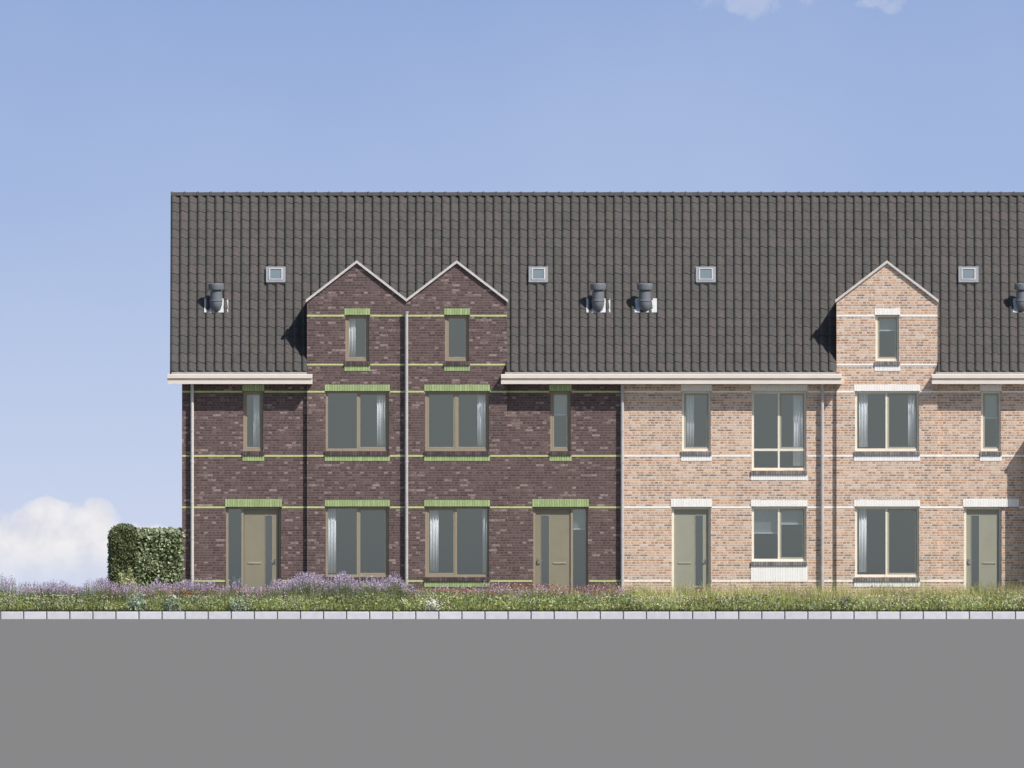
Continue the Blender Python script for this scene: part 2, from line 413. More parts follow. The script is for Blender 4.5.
def tile_roof(h, x0, x1, ncol, bay=None, hole=None):
    rows = 20
    L = math.hypot(RIDGE_Y-ROOF_Y0, RIDGE_Z-ROOF_Z0); ty, tz = (RIDGE_Y-ROOF_Y0)/L, (RIDGE_Z-ROOF_Z0)/L
    ny_, nz_ = -tz, ty
    prof = [(0,.0),(.05,.020),(.12,.044),(.21,.054),(.33,.053),(.48,.043),(.63,.028),(.77,.012),(.88,.001),(.99,-.001)]
    w = (x1-x0)/ncol; mb = MB(); gl = L/rows
    def pt(xx, s, k): return (xx, ROOF_Y0+ty*s+ny_*k, ROOF_Z0+tz*s+nz_*k)
    for r in range(rows):
        for c in range(ncol):
            tone = random.random(); jig = random.uniform(-.003, .003); js = random.uniform(-.008, .008)
            cols = []
            for (u, hh) in prof:
                xx = x0+(c+u)*w
                s0 = max(r*gl - .02 + js, -.03); s1 = (r+1)*gl + .02
                if r == rows-1: s1 = L
                cols.append((pt(xx, s0+.004, hh-.006), pt(xx, s0, hh+.015+jig), pt(xx, s1, hh+.0+jig)))
            yb = ROOF_Y0+ty*(r*gl)
            P = [p for q in cols for p in q]; F = []
            for i in range(len(cols)-1):
                xm = (cols[i][0][0]+cols[i+1][0][0])/2
                if bay and any(b0 < xm < b1 for b0, b1 in bay) and yb < .75: continue
                if hole and hole[0] < xm < hole[1] and hole[2] < (r+.5)*gl < hole[3]: continue
                F += [(3*i, 3*i+3, 3*i+4, 3*i+1), (3*i+1, 3*i+4, 3*i+5, 3*i+2)]
            if F: mb.poly(P, F, tone)
    o = mb.build('roof', M['tile'], h, smooth=True)
    # deck below and rear slope
    d = MB()
    th = .10
    segs = [(x0, x1, ROOF_Y0+.02)]
    if bay:
        segs = []; cur = x0
        for b0, b1 in bay:
            if b0 > cur: segs.append((cur, b0, ROOF_Y0+.02))
            segs.append((max(b0, x0), min(b1, x1), .8)); cur = b1
        if cur < x1: segs.append((cur, x1, ROOF_Y0+.02))
    for a, b, ys in segs:
        zs = ROOF_Z0+(ys-ROOF_Y0)*tz/ty
        d.prism_x([(ys, zs-.012), (RIDGE_Y, RIDGE_Z-.012), (RIDGE_Y, RIDGE_Z-th-.05), (ys, zs-th-.05)], a+.002, b-.002)
    d.build('roof_deck', M['deck'], o)
    b_ = MB()
    L2 = 20
    for r in range(L2):
        ya = RIDGE_Y+(BACK_Y-RIDGE_Y+.34)*r/L2; yb = RIDGE_Y+(BACK_Y-RIDGE_Y+.34)*(r+1)/L2
        za = RIDGE_Z-(ya-RIDGE_Y)*tz/ty; zb = RIDGE_Z-(yb-RIDGE_Y)*tz/ty
        b_.prism_x([(ya, za), (yb, zb+.03), (yb, zb-.1), (ya, za-.13)], x0+.002, x1-.002, random.random())
    b_.build('rear_slope', M['tile'], o)
    # ridge tiles
    rd = MB(); n = round((x1-x0)/.321); w = (x1-x0)/n
    def half(xa, xb, ra, rb, tone):
        P = []; K = 9
        for xx, rr in ((xa, ra), (xb, rb)):
            for k in range(K):
                a = math.pi*k/(K-1); P.append((xx, RIDGE_Y-rr*math.cos(a)*1.15, RIDGE_Z-.03+rr*math.sin(a)*.85))
        F = [(k, k+1, K+k+1, K+k) for k in range(K-1)] + [tuple(range(K-1, -1, -1)), tuple(range(K, 2*K))]
        rd.poly(P, F, tone)
    for i in range(n):
        t_ = random.random(); half(x0+i*w, x0+i*w+.045, .120, .122, t_); half(x0+i*w+.045, x0+(i+1)*w, .100, .106, t_)
    rd.build('ridge_tiles', M['tile'], o, smooth=True)
    return o

def roof_at(z): return ROOF_Y0+(z-ROOF_Z0)*(RIDGE_Y-ROOF_Y0)/(RIDGE_Z-ROOF_Z0)

def gutter(h, x0, x1, e0=True, e1=True):
    y = ROOF_Y0
    prof = [(y-.10, Z(374.2)), (y-.12, Z(374.6)), (y-.12, Z(378.2)), (y-.075, Z(378.9)), (y-.085, Z(379.4)), (y-.085, Z(384)), (.0, Z(384)), (.0, Z(375.5)), (y-.05, Z(375.5)), (y-.05, Z(374.2))]
    mb = MB(); mb.prism_x([(p, q) for p, q in prof], x0, x1)
    o = mb.build('gutter', M['eave_paint'], h)
    mb = MB(); mb.box(x0+(.10 if e0 else .001), x1-(.14 if e1 else .001), y-.055, y-.035, Z(375.2), Z(372.0)); mb.build('lead_flashing', M['eave_lead'], o)
    return o

def downpipe(h, px, ztop, zbot, yf, mat, hopper=False):
    mb = MB(); cx = X(px); cy = yf-.10; r = .042
    z = zbot
    mb.lathe(cx, cy, [(r, zbot), (r, ztop)], 16)
    for zz in (zbot+1.9, zbot+3.8):
        if zz < ztop-.3: mb.lathe(cx, cy, [(r+.006, zz), (r+.006, zz+.06)], 16)
    if hopper: mb.lathe(cx, cy, [(r, ztop-.02), (r+.012, ztop), (r+.012, ztop+.04)], 16)
    p = mb.build('downpipe', mat, h, smooth=True)
    zz = zbot+1.0
    while zz < ztop-.2:
        mb = MB(); mb.box(cx-.02, cx+.02, cy+r-.003, yf+.0, zz, zz+.025); mb.lathe(cx, cy, [(r+.005, zz), (r+.005, zz+.025)], 16); zz += 1.8; mb.build('pipe_bracket', mat, p)

def slope_box(mb, cx, w, zc, hl, k0, k1):
    """box lying in the plane of the front roof slope: width w, slope length hl, normal from k0 to k1"""
    L = math.hypot(RIDGE_Y-ROOF_Y0, RIDGE_Z-ROOF_Z0); ty, tz = (RIDGE_Y-ROOF_Y0)/L, (RIDGE_Z-ROOF_Z0)/L
    yc = roof_at(zc); P = []
    for k in (k0, k1):
        for sx, ss in ((-1,-1),(1,-1),(1,1),(-1,1)):
            P.append((cx+sx*w/2, yc+ty*ss*hl/2-tz*k, zc+tz*ss*hl/2+ty*k))
    mb.poly(P, [(0,3,2,1),(4,5,6,7),(0,1,5,4),(1,2,6,5),(2,3,7,6),(3,0,4,7)])
def slope_ring(mb, cx, w, zc, hl, b, k0, k1):
    L = math.hypot(RIDGE_Y-ROOF_Y0, RIDGE_Z-ROOF_Z0); tz = (RIDGE_Z-ROOF_Z0)/L
    for s in (-1, 1): slope_box(mb, cx+s*(w-b)/2, b, zc, hl, k0, k1)
    for s in (-1, 1): slope_box(mb, cx, w-2*b, zc+s*tz*(hl-b)/2, b, k0, k1)
def roof_window(h, p0, p1):
    cx = X((p0+p1)/2); w = (p1-p0)/S; zc = Z(277); hl = .56
    mb = MB(); slope_ring(mb, cx, w, zc, hl, .075, .0, .105)
    o = mb.build('roof_window', M['velux'], h)
    mb = MB(); slope_ring(mb, cx, w-.15, zc, hl-.15, .028, .02, .125); mb.build('window_frame', M['zinc'], o)
    mb = MB(); slope_box(mb, cx, w-.19, zc, hl-.19, .05, .10); mb.build('pane', M['glass_roof'], o)
M['glass_roof'] = plain('roof_window_glass', (.15,.19,.21), .15, .03, 3, .6)
def flue(h, px):
    cx = X(px); zc = Z(306.5); yc = roof_at(Z(309))
    mb = MB(); slope_box(mb, cx, .60, zc, .50, -.01, .046)
    f = mb.build('lead_flashing', M['lead'], h)
    mb = MB(); cy = yc-.10
    mb.lathe(cx, cy, [(.03, Z(312)), (.115, Z(309)), (.15, Z(304)), (.15, Z(301.5)), (.162, Z(301)), (.162, Z(300)), (.15, Z(299.6)), (.15, Z(291.5)), (.12, Z(290.5)), (.12, Z(290)),
                       (.19, Z(289.6)), (.197, Z(288.8)), (.197, Z(284)), (.18, Z(283.2))], 28)
    p = mb.build('flue', M['flue'], h, smooth=True)
    return p

def house(name, label, x0p, x1p, roof0, roof1, ncol, kind, ops, bays, door_spec, gutters, pipes, rw, fl, end_left=False, end_right=False):
    x0, x1 = X(x0p), X(x1p)
    h = empty(name, ((x0+x1)/2, 0, .1), label, 'house', 'terraced houses of the row')
    if kind == 'dark': wm, lm, mm, bm_, fm, sm, dm, sil = M['dark_brick'], M['green_brick'], M['mortar_green'], M['yellow_band'], M['taupe'], M['taupe'], M['door_dark'], M['sill_dark']
    else: wm, lm, mm, bm_, fm, sm, dm, sil = M['orange_brick'], M['white_brick'], M['mortar_white'], M['white_brick'], M['cream'], M['greige'], M['door_light'], M['sill_grey']
    WT = Z(383)
    def yface(xm):
        for b in bays:
            if X(b[0]) < xm < X(b[1]): return -.10
        return 0.0
    rects = [(X(o['w'][0]), X(o['w'][1]), Z(o['y'][1]), Z(o['y'][0])) for o in ops]
    dz0 = .13; rects.append((X(door_spec['f'][0]), X(door_spec['f'][1]), dz0, Z(507)))
    if door_spec.get('niche'): rects.append((X(door_spec['f'][1]), X(door_spec['l'][1]), .05, Z(506.5)))
    # main wall segments outside the bays
    mb = MB(); cur = x0
    segs = []
    for b in bays:
        if X(b[0]) > cur+.01: segs.append((cur, X(b[0])))
        cur = X(b[1])
    if cur < x1-.01: segs.append((cur, x1))
    for a, b in segs: cells(mb, a, b, 0.0, WT, [r for r in rects if a <= (r[0]+r[1])/2 <= b], 0.0, T)
    # side, party and rear walls
    for xx, e in ((x0, end_left), (x1-.12, end_right)):
        t = .30 if e else .12
        xa = xx if xx == x0 else x1-t
        mb.prism_x([(T+.001, 0), (BACK_Y, 0), (BACK_Y, WT-.1), (RIDGE_Y, RIDGE_Z-.2), (T+.001, WT+.05)], xa+.001, xa+t-.001)
    mb.box(x0+.31, x1-.31, BACK_Y-.3, BACK_Y-.002, 0, WT-.12)
    mb.build('wall', wm, h)
    # floors and inner lining
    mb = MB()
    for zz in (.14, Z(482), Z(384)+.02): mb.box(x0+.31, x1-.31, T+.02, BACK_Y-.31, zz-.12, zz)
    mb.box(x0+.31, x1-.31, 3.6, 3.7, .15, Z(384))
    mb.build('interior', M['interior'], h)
    for b in bays:
        a0, a1, zp = X(b[0]), X(b[1]), Z(262.5); ze = Z(301)
        mb = MB(); cells(mb, a0, a1, 0.0, ze, [r for r in rects if a0 <= (r[0]+r[1])/2 <= a1], -.10, T)
        mb.prism_y([(a0, ze), (a1, ze), ((a0+a1)/2, zp)], -.10, .2)
        # cheeks above the eaves
        for xa, xb in ((a0, a0+.2), (a1-.2, a1)):
            mb.prism_x([(.2, Z(384)), (.2, ze), (roof_at(ze)+.15, ze), (.9, Z(384))], xa+.001, xb-.001)
        mb.build('bay_wall', wm, h)
        am = (a0+a1)/2
        mb = MB(); mb.prism_y([(a0+.015, ze), (am, zp-.012), (a1-.015, ze), (a1-.015, ze+.035), (am, zp+.03), (a0+.015, ze+.035)], .18, roof_at(zp)+.35)
        mb.build('bay_roof', M['tile'], h)
        mb = MB(); w = .055
        o0 = .03 if b[2] else 0; o1 = .03 if b[3] else 0
        sl_ = (zp-ze)/(am-a0)
        mb.prism_y([(a0-o0, ze-o0*sl_-.015), (am, zp-.015), (a1+o1, ze-o1*sl_-.015), (a1+o1, ze-o1*sl_+.055), (am, zp+.055), (a0-o0, ze-o0*sl_+.055)], -.16, .21)
        mb.build('gable_coping', M['coping'], h)
    # openings
    blocked = []
    for o in ops:
        a, b = X(o['w'][0]), X(o['w'][1]); zt, zb = Z(o['y'][0]), Z(o['y'][1]); yf = yface((a+b)/2)
        window(h, a, b, zb, zt, yf, fm, sm, [X(m_) for m_ in o.get('m', ())], Z(o['t']) if 't' in o else None, o.get('s', ()))
        opening_trim(h, X(o['l'][0]), X(o['l'][1]), zt, zb, yf, lm, mm, None, o.get('a', .145), sil)
        blocked.append((X(o['l'][0]), X(o['l'][1]), zb-.25-(o.get('a', .145)-.145), zt+.165))
    d = door_spec; a, b = X(d['f'][0]), X(d['f'][1])
    door(h, a, b, dz0, Z(507), 0.0, (X(d['leaf'][0]), X(d['leaf'][1])), (X(d['strip'][0]), X(d['strip'][1])), X(d['handle']), tuple(X(v) for v in d['side']) if 'side' in d else None, fm, sm, dm)
    soldier('lintel', h, X(d['l'][0]), X(d['l'][1]), Z(507)+.004, Z(499), 0.0, lm, mm)
    if d.get('niche'):
        mb = MB(); mb.box(X(d['f'][1])+.002, X(d['l'][1])-.002, .05, .25, .05, Z(507)); mb.build('niche_wall', wm, h)
    blocked.append((X(d['l'][0]), X(d['l'][1]), 0, Z(499)))
    # string courses
    for zp_ in (315.7, 364.6, 391.7, 455.9, 507.3, 581):
        z = Z(zp_); sg = []
        spans = []
        if zp_ < 380: spans = [(X(b_[0]), X(b_[1])) for b_ in bays]
        else:
            edges = sorted({x0, x1, *[X(v) for b_ in bays for v in b_[:2]]}); spans = list(zip(edges[:-1], edges[1:]))
        for a, b in spans:
            cur = a
            for bl in sorted([q for q in blocked if q[2] < z+.03 and q[3] > z-.03 and q[0] < b and q[1] > a]):
                if bl[0] > cur+.005: sg.append((cur+.001, bl[0]-.002, yface((a+b)/2)))
                cur = max(cur, bl[1])
            if cur < b-.005: sg.append((cur+.001, b-.001, yface((a+b)/2)))
        if sg: band(h, z, sg, bm_)
    bl = [(X(b_[0]), X(b_[1])) for b_ in bays]
    hole = None
    tile_roof(h, X(roof0), X(roof1), ncol, bl)
    for g0, g1 in gutters: gutter(h, X(g0), X(g1), g0 != 622, g1 not in (622, 1052))
    for (px, t, yf, m_) in pipes: downpipe(h, px, Z(t), .10, yf, M[m_], hopper=t < 330)
    roof_window(h, *rw)
    flue(h, fl)
    return h

narrow = lambda a, b, s=(0,): dict(w=(a+1, b-1), l=(a, b), y=(391.2, 451), s=s)
house('terraced_house', 'dark purple brick end house with lime lintels, its door left of its gable bay', 182, 406.5, 170, 406.5, 27, 'dark',
    [narrow(242.3, 264.3), dict(w=(325.7,388.9), l=(324.7,389.9), y=(391.2,451), m=(357.8,), s=(1,)),
     dict(w=(325.7,388.9), l=(324.7,389.9), y=(506.6,577), m=(357.8,), s=(1,)), dict(w=(345.4,369.2), l=(344.4,370.2), y=(315,361), s=(0,))],
    [(307, 406.5, 1, 0)], dict(f=(226,281), l=(225,282), leaf=(244,278.3), strip=(265.2,272.3), handle=275.5, side=(228.4,241.4)),
    [(167.5, 312.5)], [(192.2, 384, 0, 'zinc_cream')], (265.8, 285.3), 216, end_left=True)
house('terraced_house', 'dark purple brick middle house with lime lintels, its door right of its gable bay', 406.5, 622, 406.5, 622, 25, 'dark',
    [dict(w=(425.2,489), l=(424.2,490), y=(391.2,451), m=(456,), s=(0,1)), dict(w=(425.2,489), l=(424.2,490), y=(506.6,577), m=(456,), s=(0,)),
     narrow(549.3, 571.7), dict(w=(445,469), l=(444,470), y=(315,361), s=(0,))],
    [(406.5, 507, 0, 1)], dict(f=(533.3,588), l=(532.3,589), leaf=(535.7,570.2), strip=(541,549.2), handle=537.6, side=(573,586)),
    [(501, 622)], [(406.5, 313, -.10, 'zinc')], (528.7, 548), 598.3)
house('terraced_house', 'orange brick house without a gable, two-pane windows stacked beside a plain beige door', 622, 836.5, 622, 836.5, 25, 'light',
    [dict(w=(682,710.7), l=(681,711.7), y=(391.2,451), s=(0,)), dict(w=(751.8,806.4), l=(750.8,807.4), y=(391.2,470.3), m=(778.8,), t=449.8, s=(1,)),
     dict(w=(751.8,806.4), l=(750.8,807.4), y=(506.6,561.3), m=(778.8,), s=(1,), a=.41)],
    [], dict(f=(671.8,710.8), l=(670.8,711.8), leaf=(674.2,708.5), strip=(695.3,703), handle=706.2),
    [(622, 841.8)], [(622.3, 384, 0, 'zinc'), (822.3, 384, 0, 'zinc')], (696, 716), 645)
house('terraced_house', 'orange brick house with white lintels and the only orange brick gable bay', 836.5, 1052, 836.5, 1052, 25, 'light',
    [dict(w=(855,919), l=(854,920), y=(391.2,451), m=(886.5,), s=(1,)), dict(w=(855,919), l=(854,920), y=(506.6,577), m=(886.5,), s=(1,)),
     narrow(980, 1001.8), dict(w=(875.5,899), l=(874.5,900), y=(315,361), s=(0,))],
    [(836.5, 937.5, 1, 1)], dict(f=(964,1001.5), l=(963,1019), leaf=(966.4,999.1), strip=(971.2,979.2), handle=968.2, niche=True),
    [(931.7, 1052)], [], (959, 979), 1022.5)
# the next building, beyond the right edge, stands forward and shades this corner
nb = empty('terraced_house', (X(1130), 0, .1), 'orange brick neighbour standing forward of the row, just beyond the right edge', 'house')
mb = MB(); cells(mb, X(1052.2)-.55, X(1260), 0, Z(436), [(X(1070), X(1130), Z(577), Z(507)), (X(1160), X(1220), Z(577), Z(507))], -.56, .55)
mb.box(X(1052.2), X(1260), 0, BACK_Y, 0, Z(384)); mb.build('wall', M['orange_brick'], nb)
for a in (1070, 1160): window(nb, X(a), X(a+60), Z(577), Z(507), -.56, M['cream'], M['greige'], [X(a+30)], None, (1,))
mb = MB(); mb.box(X(1052.2)-.58, X(1262), -.6, -.01, Z(436)+.002, Z(433)); mb.build('flat_roof', M['coping'], nb)
mb = MB(); mb.prism_x([(-.3, Z(384)+.002), (RIDGE_Y, RIDGE_Z-.1), (BACK_Y+.3, Z(384)+.002)], X(1052.3), X(1262)); mb.build('roof', M['tile'], nb)

# ------------------------------------------------------------------ curtains, blinds and a houseplant behind the glass
def curtain(p0, p1, yt, yb, yf, label):
    mb = MB(); x0, x1 = X(p0), X(p1); n = max(14, int((x1-x0)/.010)); P = []; ph = random.random()*6
    for i in range(n+1):
        u = i/n; y = yf+.20+.022*math.sin(u*(x1-x0)/.055*2*math.pi/1.3+ph)
        for z in (Z(yb), Z(yt)): P.append((x0+u*(x1-x0), y, z))
    F = [(2*i, 2*i+2, 2*i+3, 2*i+1) for i in range(n)]
    mb.poly(P, F); o = mb.build('curtain', M['curtain'], smooth=True, origin=((x0+x1)/2, yf+.20, Z(yb)))
    so_ = o.modifiers.new('thickness', 'SOLIDIFY'); so_.thickness = .003
    tag(o, label, 'curtain', 'white curtains behind the windows')
def blind(p0, p1, yt, yb, yf, label):
    x0, x1 = X(p0), X(p1)
    e = empty('blind', ((x0+x1)/2, yf+.24, Z(yt)), label, 'blind', 'slat blinds behind the windows')
    mb = MB(); z = Z(yt)
    while z > Z(yb)+.03:
        mb.poly([(x0, yf+.235, z), (x1, yf+.235, z), (x1, yf+.25, z-.046), (x0, yf+.25, z-.046), (x0, yf+.237, z), (x1, yf+.237, z), (x1, yf+.252, z-.046), (x0, yf+.252, z-.046)], [(0,3,2,1), (4,5,6,7), (2,3,7,6), (0,1,5,4)]); z -= .05
    mb.build('slats', M['blind'], e)
    mb = MB(); mb.box(x0, x1, yf+.23, yf+.20, Z(yb), Z(yb)+.028); mb.build('bottom_rail', M['blind_rail'], e)
B_ = -.10
curtain(253.5, 260.5, 392, 447, 0, 'white curtain in the narrow upper window over the door of the left end house')
curtain(349, 355.5, 315, 357, B_, 'white curtain in the small gable window of the left end house')
curtain(377, 385, 392, 446, B_, 'white curtain in the upper bay window of the left end house')
curtain(328, 336, 508, 573, B_, 'white curtain at the left of the ground-floor bay window of the left end house')
curtain(429, 438.5, 508, 572, B_, 'gathered white curtain at the left of the ground-floor window of the middle dark house')
curtain(482.6, 487, 508, 573, B_, 'thin white curtain edge at the right of the ground-floor window, middle dark house')
curtain(477.5, 486.5, 392, 447, B_, 'white curtain in the upper bay window of the middle dark brick house')
curtain(685, 694, 392, 447, 0, 'white curtain in the upper window above the plain door of the gableless orange house')
curtain(793, 803, 392, 466, 0, 'long white curtain in the tall four-pane upper window of the orange house')
curtain(859, 867.5, 392, 447, B_, 'white curtain on the left side of the upper bay window, right-hand orange house')
curtain(908, 916, 392, 447, B_, 'white curtain on the right side of the upper bay window, right-hand orange house')
curtain(859, 866.5, 508, 572, B_, 'white curtain in the ground-floor bay window of the right-hand orange house')
blind(552, 569, 392, 415.3, 0, 'half-lowered blind in the narrow upper window of the middle dark house')
blind(573.3, 586.5, 508, 529.5, 0, 'short blind in the sidelight beside the door of the middle dark house')
blind(753.5, 777.5, 508, 533.5, 0, 'longer grey blind in the left pane of the orange house ground-floor window')
blind(780, 805, 508, 524.5, 0, 'shorter grey blind in the right pane of the orange house ground-floor window')
blind(877, 898, 315, 331, B_, 'short blind in the small gable window of the right-hand orange house')
blind(982.5, 999.5, 392, 418.5, 0, 'blind in the narrow upper window over the door of the right-hand orange house')
e = empty('houseplant', (X(234.5), .34, Z(590)), 'white pot plant behind the sidelight of the left end house door', 'plant')
mb = MB(); mb.lathe(X(234.5), .38, [(.05, Z(590)), (.08, Z(583)), (.085, Z(582.6))], 16); mb.build('pot', M['pot'], e, smooth=True)
mb = MB()
for k in range(16):
    a = random.uniform(-1.3, 1.3); L = random.uniform(.14, .27); c = (X(234.5), .38, Z(583))
    mb.poly([(c[0]-.012, c[1], c[2]), (c[0]+.012, c[1], c[2]), (c[0]+L*math.sin(a)+.015, c[1]+random.uniform(-.05,.05), c[2]+L*math.cos(a)*.7), (c[0]+L*math.sin(a)-.01, c[1], c[2]+L*math.cos(a)*.7+.03)], [(0,1,2,3)])
mb.build('leaves', M['pot'], e)

# ------------------------------------------------------------------ vegetation (numpy meshes)
def np_mesh(name, V, F, col, mat, origin=None):
    me = bpy.data.meshes.new(name)
    k = F.shape[1]
    if origin is not None: V = V-np.array(origin)
    me.vertices.add(len(V)); me.vertices.foreach_set('co', V.astype(np.float32).ravel())
    me.loops.add(F.size); me.loops.foreach_set('vertex_index', F.astype(np.int32).ravel())
    me.polygons.add(len(F)); me.polygons.foreach_set('loop_start', np.arange(0, F.size, k, dtype=np.int32))
    me.materials.append(mat)
    ca = me.color_attributes.new('Col', 'FLOAT_COLOR', 'POINT')
    ca.data.foreach_set('color', np.concatenate([col, np.ones((len(col), 1))], 1).astype(np.float32).ravel())
    me.update(); me.validate()
    o = bpy.data.objects.new(name, me); C.objects.link(o)
    if origin is not None: o.location = origin
    return o
def quads_at(c, size, col, asp=1.6, up=None):
    """leaf-shaped quads (rhombs) at centres c with random orientation"""
    n = len(c); a = rng.normal(size=(n, 3)); a /= np.linalg.norm(a, axis=1)[:, None]
    if up is not None: a = a*.8+np.array(up); a /= np.linalg.norm(a, axis=1)[:, None]
    b = rng.normal(size=(n, 3)); b = np.cross(a, b); b /= np.linalg.norm(b, axis=1)[:, None]
    s = size[:, None]
    V = np.stack([c-a*s*asp/2, c+b*s/2, c+a*s*asp/2, c-b*s/2], 1).reshape(-1, 3)
    F = np.arange(4*n).reshape(n, 4)
    return V, F, np.repeat(col, 4, 0)
def blades(x, y, z, hgt, wid, lean, col, tipcol=None):
    n = len(x); ang = rng.uniform(0, 2*np.pi, n)
    dx = np.cos(ang)*wid/2; dy = np.sin(ang)*wid/2
    lx = rng.normal(0, 1, n)*lean*hgt; ly = rng.normal(0, 1, n)*lean*hgt
    b0 = np.stack([x-dx, y-dy, z], 1); b1 = np.stack([x+dx, y+dy, z], 1)
    m0 = np.stack([x-dx*.8+lx*.4, y-dy*.8+ly*.4, z+hgt*.55], 1); m1 = np.stack([x+dx*.8+lx*.4, y+dy*.8+ly*.4, z+hgt*.55], 1)
    t0 = np.stack([x+lx-dx*.1, y+ly-dy*.1, z+hgt], 1); t1 = np.stack([x+lx+dx*.1, y+ly+dy*.1, z+hgt], 1)
    V = np.stack([b0, b1, m0, m1, t0, t1], 1).reshape(-1, 3); k = np.arange(n)*6
    F = np.concatenate([np.stack([k, k+1, k+3, k+2], 1), np.stack([k+2, k+3, k+5, k+4], 1)])
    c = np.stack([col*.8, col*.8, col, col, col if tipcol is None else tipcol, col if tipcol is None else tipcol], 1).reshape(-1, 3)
    return V, F, c
def merge(parts):
    V = []; F = []; Cc = []; o = 0
    for v, f, c in parts: V.append(v); F.append(f+o); Cc.append(c); o += len(v)
    return np.concatenate(V), np.concatenate(F), np.concatenate(Cc)
def jitter(base, n, v=.25, hue=.10):
    return np.clip(np.array(base)[None, :]*(1+rng.normal(0, v, (n, 1)))*(1+rng.normal(0, hue, (n, 3))), .005, .9)
def pick(pal, n, w=None):
    pal = np.array(pal); i = rng.choice(len(pal), n, p=w); return pal[i]*(1+rng.normal(0, .16, (n, 1)))
def smooth1(x, seed, per):
    r = np.random.default_rng(seed); g = r.random(400); t = (x+60)/per; i = np.floor(t).astype(int); f = t-i; f = f*f*(3-2*f)
    return g[i % 400]*(1-f)+g[(i+1) % 400]*f
SOIL = .18
x_split = X(632)
# grass, low in front and taller behind
n = 95000
x = rng.uniform(-22, 22, n); t = rng.random(n)**1.15; y = KY+.42+t*2.4
front = np.clip(1-t*1.6, 0, 1)
right = 1/(1+np.exp(-(x-x_split)/.6))
hmax = .20+.30*np.minimum(t*1.5, 1)+.10*smooth1(x, 3, .8)*(t > .15) + .12*smooth1(x+y, 4, .35)*(t > .2)
hmax += right*(.06+.16*smooth1(x, 77, .28))*np.minimum(t*1.5, 1)
hgt = hmax*rng.uniform(.30, 1.0, n)*(1+.35*(rng.random(n) < .03))
greens = pick([(.16,.20,.045),(.21,.245,.06),(.10,.145,.03),(.26,.27,.10),(.07,.11,.03),(.30,.30,.15),(.13,.19,.07)], n, [.25,.22,.15,.14,.08,.06,.10])
patch = smooth1(x+y*.6, 9, .7)[:, None]
greens = greens*(.72+.6*patch)
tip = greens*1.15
dry = (rng.random(n) < .05+.22*right*smooth1(x, 8, .6))
tip[dry] = np.array((.30,.22,.13)); 
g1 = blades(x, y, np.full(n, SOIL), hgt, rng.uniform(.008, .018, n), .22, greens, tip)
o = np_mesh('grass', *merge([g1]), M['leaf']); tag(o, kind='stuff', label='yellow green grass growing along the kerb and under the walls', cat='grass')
# low broad ground-cover leaves and tiny white flowers near the kerb
n = 42000
x = rng.uniform(-22, 22, n); y = KY+.34+rng.random(n)*1.5; z = SOIL+.05+rng.random(n)*(.12+.34*smooth1(x+y, 21, .45))
c = pick([(.15,.19,.05),(.10,.15,.045),(.20,.23,.09),(.16,.20,.12)], n); c *= (.7+.6*smooth1(x, 5, .5))[:, None]
q1 = quads_at(np.stack([x, y, z], 1), rng.uniform(.025, .055, n), c, 1.8)
o = np_mesh('ground_cover', *q1, M['leaf']); tag(o, kind='stuff', label='low leafy ground cover behind the kerb', cat='ground cover')
n = 20000
x = rng.uniform(-22, 22, n); k = smooth1(x, 31, .55); keep = rng.random(n) < .18+.8*(k > .55); x = x[keep]; n = len(x)
y = KY+.3+rng.random(n)*1.1; z = SOIL+.08+rng.random(n)*.34
w1 = quads_at(np.stack([x, y, z], 1), rng.uniform(.018, .034, n), pick([(.62,.62,.55),(.50,.50,.50),(.60,.58,.34),(.55,.40,.42)], n), 1.0)
o = np_mesh('white_wildflowers', *w1, M['petal']); tag(o, kind='stuff', label='tiny white and cream flowers in the low green edge', cat='flowers')
# lavender: strong on the left, clumps at the middle
def lav_density(xp):
    d = np.interp(xp, [-400,-40,0,40,60,130,134,190,230,300,330,392,422,426,470,500,520,560,612,632,640], [.6,.6,.55,.5,.9,.9,.6,1,.55,1,1,.95,.8,.12,.10,.45,.25,.15,.35,.1,0])
    return d
def lav_top(xp):
    return np.interp(xp, [-400,0,40,60,130,190,240,300,385,400,425,470,490,520,600,640], [1.12,1.12,1.0,.98,.98,1.0,.88,1.12,1.12,1.05,.90,.78,.9,.80,.80,.75])
n = 15000
x = rng.uniform(-22, x_split, n); xp = x*S+512; keep = rng.random(n) < lav_density(xp)*(.45+.75*smooth1(x, 41, .45)); x = x[keep]; xp = xp[keep]; n = len(x)
y = rng.uniform(-1.9, -.15, n); top = lav_top(xp)*(.84+.26*smooth1(x*1.0, 42, .33))*(1-.15*np.abs(rng.normal(0, 1, n)))+rng.normal(0, .03, n)
top = np.clip(top, .45, 1.28)
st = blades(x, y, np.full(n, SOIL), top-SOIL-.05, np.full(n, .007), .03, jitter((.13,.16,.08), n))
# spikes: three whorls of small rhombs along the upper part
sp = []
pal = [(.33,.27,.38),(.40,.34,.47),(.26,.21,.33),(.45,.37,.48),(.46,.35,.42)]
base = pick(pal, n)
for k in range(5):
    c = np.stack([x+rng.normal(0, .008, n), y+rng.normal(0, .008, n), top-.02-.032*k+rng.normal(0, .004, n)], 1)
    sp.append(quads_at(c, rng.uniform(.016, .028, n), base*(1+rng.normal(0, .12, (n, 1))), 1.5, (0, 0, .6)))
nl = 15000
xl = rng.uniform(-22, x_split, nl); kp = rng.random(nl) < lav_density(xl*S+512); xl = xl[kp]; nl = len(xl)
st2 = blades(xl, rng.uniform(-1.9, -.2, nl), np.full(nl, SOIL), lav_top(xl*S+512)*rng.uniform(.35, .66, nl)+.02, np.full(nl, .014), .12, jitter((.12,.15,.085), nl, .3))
o = np_mesh('lavender', *merge([st, st2]+sp), M['petal']); tag(o, kind='stuff', label='lilac lavender spikes growing in front of the dark brick houses', cat='lavender')
